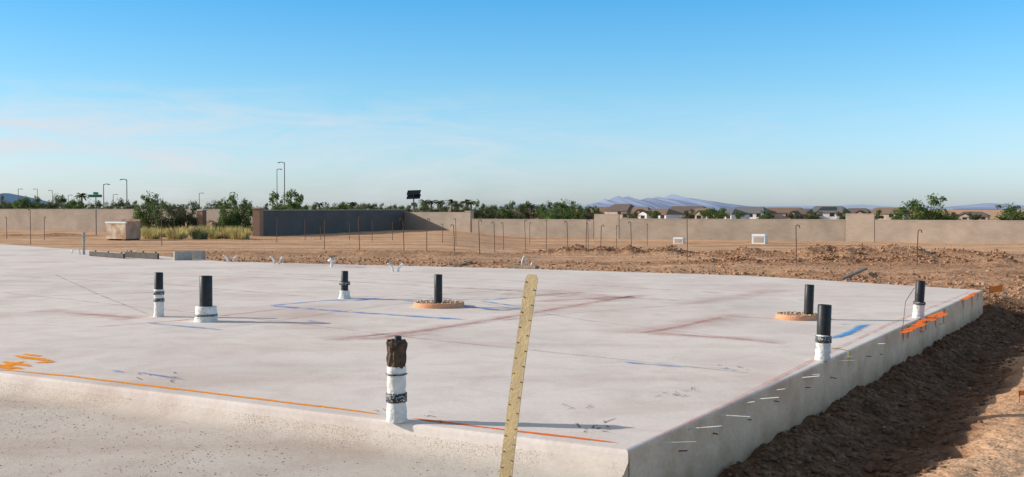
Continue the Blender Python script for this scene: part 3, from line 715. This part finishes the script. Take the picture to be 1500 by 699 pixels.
def palm_mesh(seed,Hh=7.0,R=1.7):
    rr=random.Random(seed); g=Geo(); g.tube([(0,0,-.3),(.05,0,Hh*.5),(0,0,Hh)],[.22,.17,.15],8)
    V=[];Fc=[]
    for i in range(26):
        a_=rr.uniform(0,6.28); el=rr.uniform(-.5,1.2); L_=R*rr.uniform(.8,1.1); pts=[]
        for j in range(6):
            t=j/5; q=L_*t*math.cos(el*.8); z=Hh+L_*(t*math.sin(el)-.55*t*t); pts.append(Vector((q*math.cos(a_),q*math.sin(a_),z)))
        sd=Vector((-math.sin(a_),math.cos(a_),0))
        b=len(V)
        for j,p in enumerate(pts):
            w=.22*math.sin(math.pi*(j+.4)/6); V+=[p+sd*w-Vector((0,0,w*.4)),p,p-sd*w-Vector((0,0,w*.4))]
        for j in range(5): Fc+=[(b+3*j,b+3*j+1,b+3*j+4,b+3*j+3),(b+3*j+1,b+3*j+2,b+3*j+5,b+3*j+4)]
    mt=bpy.data.meshes.new("trunk"); mt.from_pydata(g.V,[],g.F); mt.materials.append(M_bark)
    mc=bpy.data.meshes.new("crown"); mc.from_pydata([tuple(v) for v in V],[],Fc); mc.materials.append(M_palm); return mt,mc,Hh+.9
PM=[palm_mesh(1),palm_mesh(2)]
def palm(px,pyt,Y):
    mt,mc,Hh=PM[random.randrange(2)]; x=at(px,306,Y).x; z=hz(x,Y); H=at(px,pyt,Y).z-z
    e=empty("palm_tree",(x,Y,z),random.uniform(0,6)); tag(e,"distant palm tree above the tree row","palm tree","distant palm trees"); s_=H/Hh; e.scale=(1.1,1.1,s_)
    for nm,me in (("trunk",mt),("crown",mc)): link(bpy.data.objects.new(nm,me),e)
for px,t in ((622,291),(632,292),(645,292),(662,291),(683,291),(690,293),(120,281),(516,295),(468,295),(778,298)): palm(px,t,random.uniform(215,245))
def grass(px,py,s):
    p=hit(px,py); rr=random.Random(px); V=[];Fc=[]
    for i in range(190):
        a_=rr.random()*6.28; q=rr.random()**.6*.35; b=len(V); bx,by=q*math.cos(a_),q*math.sin(a_); L_=rr.uniform(.4,.85); o=rr.uniform(.1,.35)
        tx,ty=bx+o*math.cos(a_),by+o*math.sin(a_); sx,sy=-math.sin(a_)*.03,math.cos(a_)*.03
        V+=[(bx-sx,by-sy,-.05),(bx+sx,by+sy,-.05),(tx,ty,L_)]; Fc.append((b,b+1,b+2))
    o=mk("desert_grass_clump",V,Fc,M_leafy if rr.random()<.88 else M_leaf2,None,p); o.scale=(s*1.6,s*1.6,s*1.2); tag(o,"yellow green desert grass clump beside the street","grass","grass clumps beside the street")
for i in range(32): grass(208+i*4.8+random.uniform(-5,5),random.choice((342,344,347,350))+random.uniform(-1,1),random.uniform(.5,1.05))
def boulder(px,py,w,h,label):
    p=hit(px,py); sc=p.y/F; bm=bmesh.new(); bmesh.ops.create_icosphere(bm,subdivisions=3,radius=1)
    for v in bm.verts:
        n_=float(fbm(np.array([v.co.x*1.3+px]),np.array([v.co.y*1.3+v.co.z*2]),3,2)[0]); v.co*=1+.45*n_; v.co=Vector((v.co.x*w*sc/2,v.co.y*w*sc/2,v.co.z*h*sc*.6+h*sc*.35))
    me=bpy.data.meshes.new("boulder"); bm.to_mesh(me); bm.free(); me.materials.append(simple("boulder_stone",(.42,.27,.17),(.27,.17,.11),2,.95,.5,6)); o=bpy.data.objects.new("boulder",me); o.location=p; link(o); tag(o,label,"boulder","boulders in roadside landscaping")
boulder(306,341,30,18,"large brown boulder among desert shrubs"); boulder(324,343,24,13,"brown boulder beside a stone pier"); boulder(285,343,20,12,"low brown boulder among desert shrubs")
def pier(px,py,w,h):
    p=hit(px,py); sc=p.y/F; e=empty("stone_pier",p,-.4); tag(e,"small reddish stone pier with cap near boulders","pier"); w*=sc;h*=sc
    g=Geo(); g.box(-w/2,w/2,-w/2,w/2,-.2,h); g.obj("pier_shaft",M_brick,e); g=Geo(); g.box(-w*.6,w*.6,-w*.6,w*.6,h+.002,h+.12,.03); g.obj("pier_cap",M_cap,e)
pier(296,343,9,34)
# ------------------------------------------------------------------ poles
def lamp(px,t,Y,label,arm=-1,k=1.0):
    x=at(px,306,Y).x; z=hz(x,Y); H=at(px,t,Y).z-z; e=empty("street_lamp",(x,Y,z)); tag(e,label,"street lamp","street lamps along the road")
    g=Geo(); g.tube([(0,0,-.2),(0,0,H)],[.13*k,.08*k],8); g.obj("lamp_post",M_pole,e)
    g=Geo(); g.tube([(0,0,H-.1),(arm*.5*k,0,H+.05),(arm*1.1*k,0,H)],.05,6); g.obj("lamp_arm",M_pole,e)
    g=Geo(); g.box(arm*1.1*k-.25*k,arm*1.1*k+.25*k,-.12,.12,H-.08,H+.04,.04); g.obj("lamp_head",M_pole,e)
lamp(186,263,150,"tall slim grey street lamp behind tan wall",-1,.7); lamp(152,270,160,"slim grey street lamp with short arm",1,.7)
lamp(417,238,165,"tall dark pole with short lamp arm above green tree",-1,.75); lamp(406,248,170,"tall plain dark pole beside taller lamp",1,.6)
for px,t in ((27,277),(55,277),(77,279),(100,286),(292,283),(337,282),(166,285)): lamp(px,t,random.uniform(240,290),"distant small street lamp above the tree row",random.choice((-1,1)),.8)
def streetsign():
    p=hit(141,345); sc=p.y/F; H=56*sc; e=empty("street_name_sign",p); tag(e,"green street name sign on slim post by wall","street sign")
    g=Geo(); g.tube([(0,0,-.2),(0,0,H)],.04,8); g.obj("sign_post",M_pole,e)
    g=Geo(); g.box(-.62,.5,-.02,.02,H-.02,H+.2); g.obj("sign_blade",M_green,e); g=Geo(); g.box(-.02,.02,-.5,.5,H+.21,H+.4); g.obj("sign_blade",M_green,e)
streetsign()
def solar():
    Y=135; x=at(606,306,Y).x; z=hz(x,Y); top=at(606,278,Y).z; H=top-z; e=empty("solar_panel_pole",(x,Y,z)); tag(e,"dark tilted solar panels mounted on a pole behind wall","solar panel")
    g=Geo(); g.tube([(0,0,-.2),(0,0,H-.5)],.09,8); g.obj("panel_post",M_pole,e)
    mp=simple("solar_cells",(.012,.014,.022),(.02,.025,.04),3,.25)
    for zz,o in ((H-.52,0),(H-1.05,-.25)):
        V=[(-.85,-.35+o,zz-.08),(.8,-.3+o,zz-.02),(.9,.3+o,zz+.5),(-.75,.25+o,zz+.44)]; V+=[(a,b+.02,c-.05) for a,b,c in V]
        mk("solar_panel",V,[(0,1,2,3),(7,6,5,4),(0,4,5,1),(1,5,6,2),(2,6,7,3),(3,7,4,0)],mp,e)
    g=Geo(); g.box(-.3,.3,-.15,.15,H-2.0,H-1.6); g.obj("battery_box",M_pole,e)
solar()
# ------------------------------------------------------------------ houses
RC=[(.28,.18,.13),(.20,.15,.125),(.32,.21,.15),(.22,.21,.21)]
HM=[simple("stucco",(.62,.51,.40),None,1,.9),simple("stucco_light",(.82,.79,.74),None,1,.9),simple("stucco_brown",(.38,.28,.2),None,1,.9)]
RM=[simple("roof_tile",c_,tuple(q*.7 for q in c_),3,.9,.6,8) for c_ in RC]
M_glass=simple("dark_window_glass",(.03,.035,.04),None,3,.2)
def house(px,pyr,pye,wpx,Y,wm,rm,label,solarp=False,gable=True,rz=0,gs=1,tall=0):
    x=at(px,306,Y).x; z=hz(x,Y)-.2; zr=at(px,pyr,Y).z-z; ze=at(px,pye,Y).z-z; w=wpx*Y/F; d=11
    e=empty("house",(x,Y,z),rz); tag(e,label,"house","houses beyond the block wall")
    g=Geo(); g.box(-w/2+.4,w/2-.4,-d/2,d/2,0,ze); g.obj("house_wall",HM[wm],e)
    i=w*.16 if not gable else w*.24
    V=[(-w/2,-d/2-.5,ze-.1),(w/2,-d/2-.5,ze-.1),(w/2,d/2+.5,ze-.1),(-w/2,d/2+.5,ze-.1),(-w/2+i,0,zr),(w/2-i,0,zr)]
    V+=[(a,b,c-.2) for a,b,c in V[:4]]
    mk("roof",V,[(0,1,5,4),(1,2,5),(2,3,4,5),(3,0,4),(0,6,7,1),(1,7,8,2),(2,8,9,3),(3,9,6,0),(6,9,8,7)],RM[rm],e)
    if gable:
        gx=-w*.18*gs; gw=w*.17; gz=zr-.4*(zr-ze); y0=-d/2-2.2
        V=[(gx-gw,y0,ze-.1),(gx+gw,y0,ze-.1),(gx,y0,gz),(gx-gw,0,ze-.05),(gx+gw,0,ze-.05),(gx,-d*.12,gz)]
        mk("gable_roof",V,[(0,2,5,3),(1,4,5,2)],RM[rm],e)
        V=[(gx-gw+.5,y0+.25,0),(gx+gw-.5,y0+.25,0),(gx+gw-.5,y0+.25,ze-.08),(gx,y0+.25,gz-.3),(gx-gw+.5,y0+.25,ze-.08),(gx-gw+.5,-d/2,0),(gx+gw-.5,-d/2,0),(gx+gw-.5,-d/2,ze-.08),(gx-gw+.5,-d/2,ze-.08)]
        mk("gable_wall",V,[(0,1,2,3,4),(1,6,7,2),(5,0,4,8)],HM[wm],e)
        g=Geo(); g.box(gx-.8,gx+.8,y0+.2,y0+.24,ze-2.0,ze-.6); g.obj("window",M_glass,e)
    for wx in (.15,.35) if gs>0 else (-.35,-.15,.2):
        g=Geo(); g.box(w*wx-.8,w*wx+.8,-d/2-.05,-d/2-.005,ze-1.7,ze-.5); g.obj("window",M_glass,e)
    if solarp:
        s=(zr-ze+.1)/(d/2+.5)
        V=[(-w*.22,-4.6,0),(w*.25,-4.6,0),(w*.2,-1.2,0),(-w*.16,-1.2,0)]; V=[(a,b,ze-.1+(b+d/2+.5)*s+.12) for a,b,c in V]
        mk("solar_array",V,[(0,1,2,3)],M_glass,e)
Hs=[(884,303,311,48,430,2,0,"brown tile roofed house partly hidden by wall",False,False,-.5,1),(912,299,308,40,425,0,1,"taller beige house with dark tile roof",False,False,-.6,1),(938,303,312,44,420,2,2,"brown house with reddish tile roof",False,True,-.5,-1),(968,306,313,54,380,1,0,"white gabled house with brown tile roof",False,True,-.75,1),(1008,302,311,68,410,2,1,"long house with dark tile roof",False,False,-.5,1),(1030,305,313,40,390,0,2,"beige house with brown tile roof",False,True,-.6,-1),(1066,306,313,48,380,1,3,"cream gabled house with grey tile roof",False,True,-.8,1),(1098,303,311,60,400,1,3,"light house with grey tile roof",False,False,-.55,1),(1150,304,311,66,400,0,0,"beige stucco house with brown tile roof",False,False,-.5,1),(1178,306,313,34,390,2,1,"small brown house with dark tile roof",False,True,-.6,1),(1214,302,310,56,390,1,3,"light house with dark solar array on roof",True,False,-.45,1),(1256,305,313,46,430,2,1,"brown house with dark tile roof",False,True,-.5,-1),(1302,304,312,54,420,0,2,"beige house with brown tile roof",False,False,-.55,1)]
for h_ in Hs: house(*h_[:9],gable=h_[9],rz=h_[10],gs=h_[11])
house(1425,310,316,46,450,0,1,"low beige house with dark tile roof",rz=-.5)
# ------------------------------------------------------------------ mountains
M_mt=simple("hazy_mountain_rock",(.235,.285,.42),(.215,.265,.40),.004,1.0)  # distant haze is put into the base colour
M_mt2=simple("far_haze_ridge",(.36,.44,.56),(.34,.42,.54),.004,1.0)  # paler base colour, with more haze painted in
def mountain(prof,Y,depth,m,label,seed,crag=1.0):
    nx,ny=300,30; x0,x1=prof[0][0],prof[-1][0]; V=[];Fc=[]
    PX=np.linspace(x0,x1,nx); PY=np.interp(PX,[p[0] for p in prof],[p[1] for p in prof])
    for j in range(ny):
        t=j/(ny-1); yy=Y+depth*(t-.5)
        sh=1-abs(2*t-1)
        X=(PX-750)/F*Y; top=(306.5-PY)/F*Y
        rid=1-2*np.abs(fbm(X/Y*60+seed,np.full(nx,t*2.2),3,seed)); r2=1-2*np.abs(fbm(X/Y*150+seed,np.full(nx,t*3.0),2,seed+1))
        zz=top*sh**.9*(1+.30*crag*(rid-.6)*(1-sh*.9))+top*crag*.14*(r2-.6)*(.5+.5*(1-sh))*min(1,sh*6)
        zz=np.maximum(zz,0)-2 if j not in (0,ny-1) else np.maximum(zz,0)-10
        for i in range(nx): V.append((float(X[i]),yy,float(zz[i])))
    for j in range(ny-1):
        for i in range(nx-1): a_=j*nx+i; Fc.append((a_,a_+1,a_+nx+1,a_+nx))
    o=mk("mountain_range",V,Fc,m,None,smooth=True); o["kind"]="structure"; o["label"]=label
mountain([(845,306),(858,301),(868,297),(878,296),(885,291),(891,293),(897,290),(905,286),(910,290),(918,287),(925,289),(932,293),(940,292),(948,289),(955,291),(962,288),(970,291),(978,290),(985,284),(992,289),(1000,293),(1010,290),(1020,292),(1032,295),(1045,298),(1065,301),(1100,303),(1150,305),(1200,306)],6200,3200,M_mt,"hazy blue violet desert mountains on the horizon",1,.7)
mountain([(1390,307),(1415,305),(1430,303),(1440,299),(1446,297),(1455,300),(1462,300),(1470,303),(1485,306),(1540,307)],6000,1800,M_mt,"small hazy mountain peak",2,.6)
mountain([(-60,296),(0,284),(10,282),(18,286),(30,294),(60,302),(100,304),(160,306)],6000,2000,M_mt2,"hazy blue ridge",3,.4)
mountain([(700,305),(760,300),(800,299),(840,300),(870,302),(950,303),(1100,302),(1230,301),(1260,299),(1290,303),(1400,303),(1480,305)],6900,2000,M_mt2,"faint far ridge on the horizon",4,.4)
# ------------------------------------------------------------------ light
S_dir=Vector((-1.31,.19,.49)).normalized(); el=math.asin(S_dir.z); rot=math.atan2(S_dir.x,S_dir.y)
sd=bpy.data.lights.new("sun",'SUN'); sd.energy=5.0; sd.angle=math.radians(.5); sd.color=(1,.92,.81)
so=bpy.data.objects.new("sun",sd); so.rotation_euler=S_dir.to_track_quat('Z','Y').to_euler(); COL.objects.link(so)
w=bpy.data.worlds.new("World"); scene.world=w; w.use_nodes=True; nt=w.node_tree; L=nt.links
bg=nt.nodes["Background"]; sky=nt.nodes.new("ShaderNodeTexSky"); sky.sky_type='NISHITA'; sky.sun_disc=False; sky.sun_elevation=el; sky.sun_rotation=rot
sky.air_density=1.0; sky.dust_density=.6; sky.ozone_density=2.0
tc=nt.nodes.new("ShaderNodeTexCoord"); sp=nt.nodes.new("ShaderNodeSeparateXYZ"); L.new(tc.outputs["Generated"],sp.inputs[0])
mp=nt.nodes.new("ShaderNodeMapping"); mp.inputs["Scale"].default_value=(2.4,2.4,15); mp.inputs["Rotation"].default_value=(0,.16,0); mp.inputs["Location"].default_value=(.7,.2,.35); L.new(tc.outputs["Generated"],mp.inputs[0])
nz=nt.nodes.new("ShaderNodeTexNoise"); nz.inputs["Scale"].default_value=2.6; nz.inputs["Detail"].default_value=10; nz.inputs["Roughness"].default_value=.66; nz.inputs["Distortion"].default_value=1.1; L.new(mp.outputs[0],nz.inputs["Vector"])
r=ramp(nt,[(.42,(0,0,0)),(.66,(1,1,1))],nz.outputs[0])
ze=ramp(nt,[(.0,(.4,.4,.4)),(.03,(1,1,1)),(.075,(.9,.9,.9)),(.115,(0,0,0))],sp.outputs[2])
def mth(op,a,b):
    n=nt.nodes.new("ShaderNodeMath"); n.operation=op
    for i,v in enumerate((a,b)):
        if isinstance(v,(int,float)): n.inputs[i].default_value=v
        else: L.new(v,n.inputs[i])
    return n.outputs[0]
azm=nt.nodes.new("ShaderNodeMapRange"); azm.inputs[1].default_value=.15; azm.inputs[2].default_value=-.35; azm.inputs[3].default_value=.18; azm.inputs[4].default_value=.95; L.new(sp.outputs[0],azm.inputs[0])
fac=mth('MULTIPLY',mth('MULTIPLY',r.outputs[0],ze.outputs[0]),azm.outputs[0])
cb=ramp(nt,[(.0,(.42,.51,.78)),(.035,(.41,.52,.74)),(.10,(.32,.50,.64)),(.19,(.17,.46,.64)),(.30,(.27,.44,.54)),(.5,(.92,.68,.48)),(1.0,(1.0,.66,.43))],sp.outputs[2])
mul=nt.nodes.new("ShaderNodeVectorMath"); mul.operation='MULTIPLY'; L.new(sky.outputs[0],mul.inputs[0]); L.new(cb.outputs[0],mul.inputs[1])
azs=nt.nodes.new("ShaderNodeMapRange"); azs.inputs[1].default_value=.4; azs.inputs[2].default_value=-.5; azs.inputs[3].default_value=3.1; azs.inputs[4].default_value=2.35; L.new(sp.outputs[0],azs.inputs[0])
sc=nt.nodes.new("ShaderNodeVectorMath"); sc.operation='SCALE'; L.new(azs.outputs[0],sc.inputs[3]); L.new(mul.outputs[0],sc.inputs[0])
cm=mixc(nt,sc.outputs[0],(6.4,6.9,7.4),fac)
L.new(cm,bg.inputs[0]); bg.inputs[1].default_value=.11
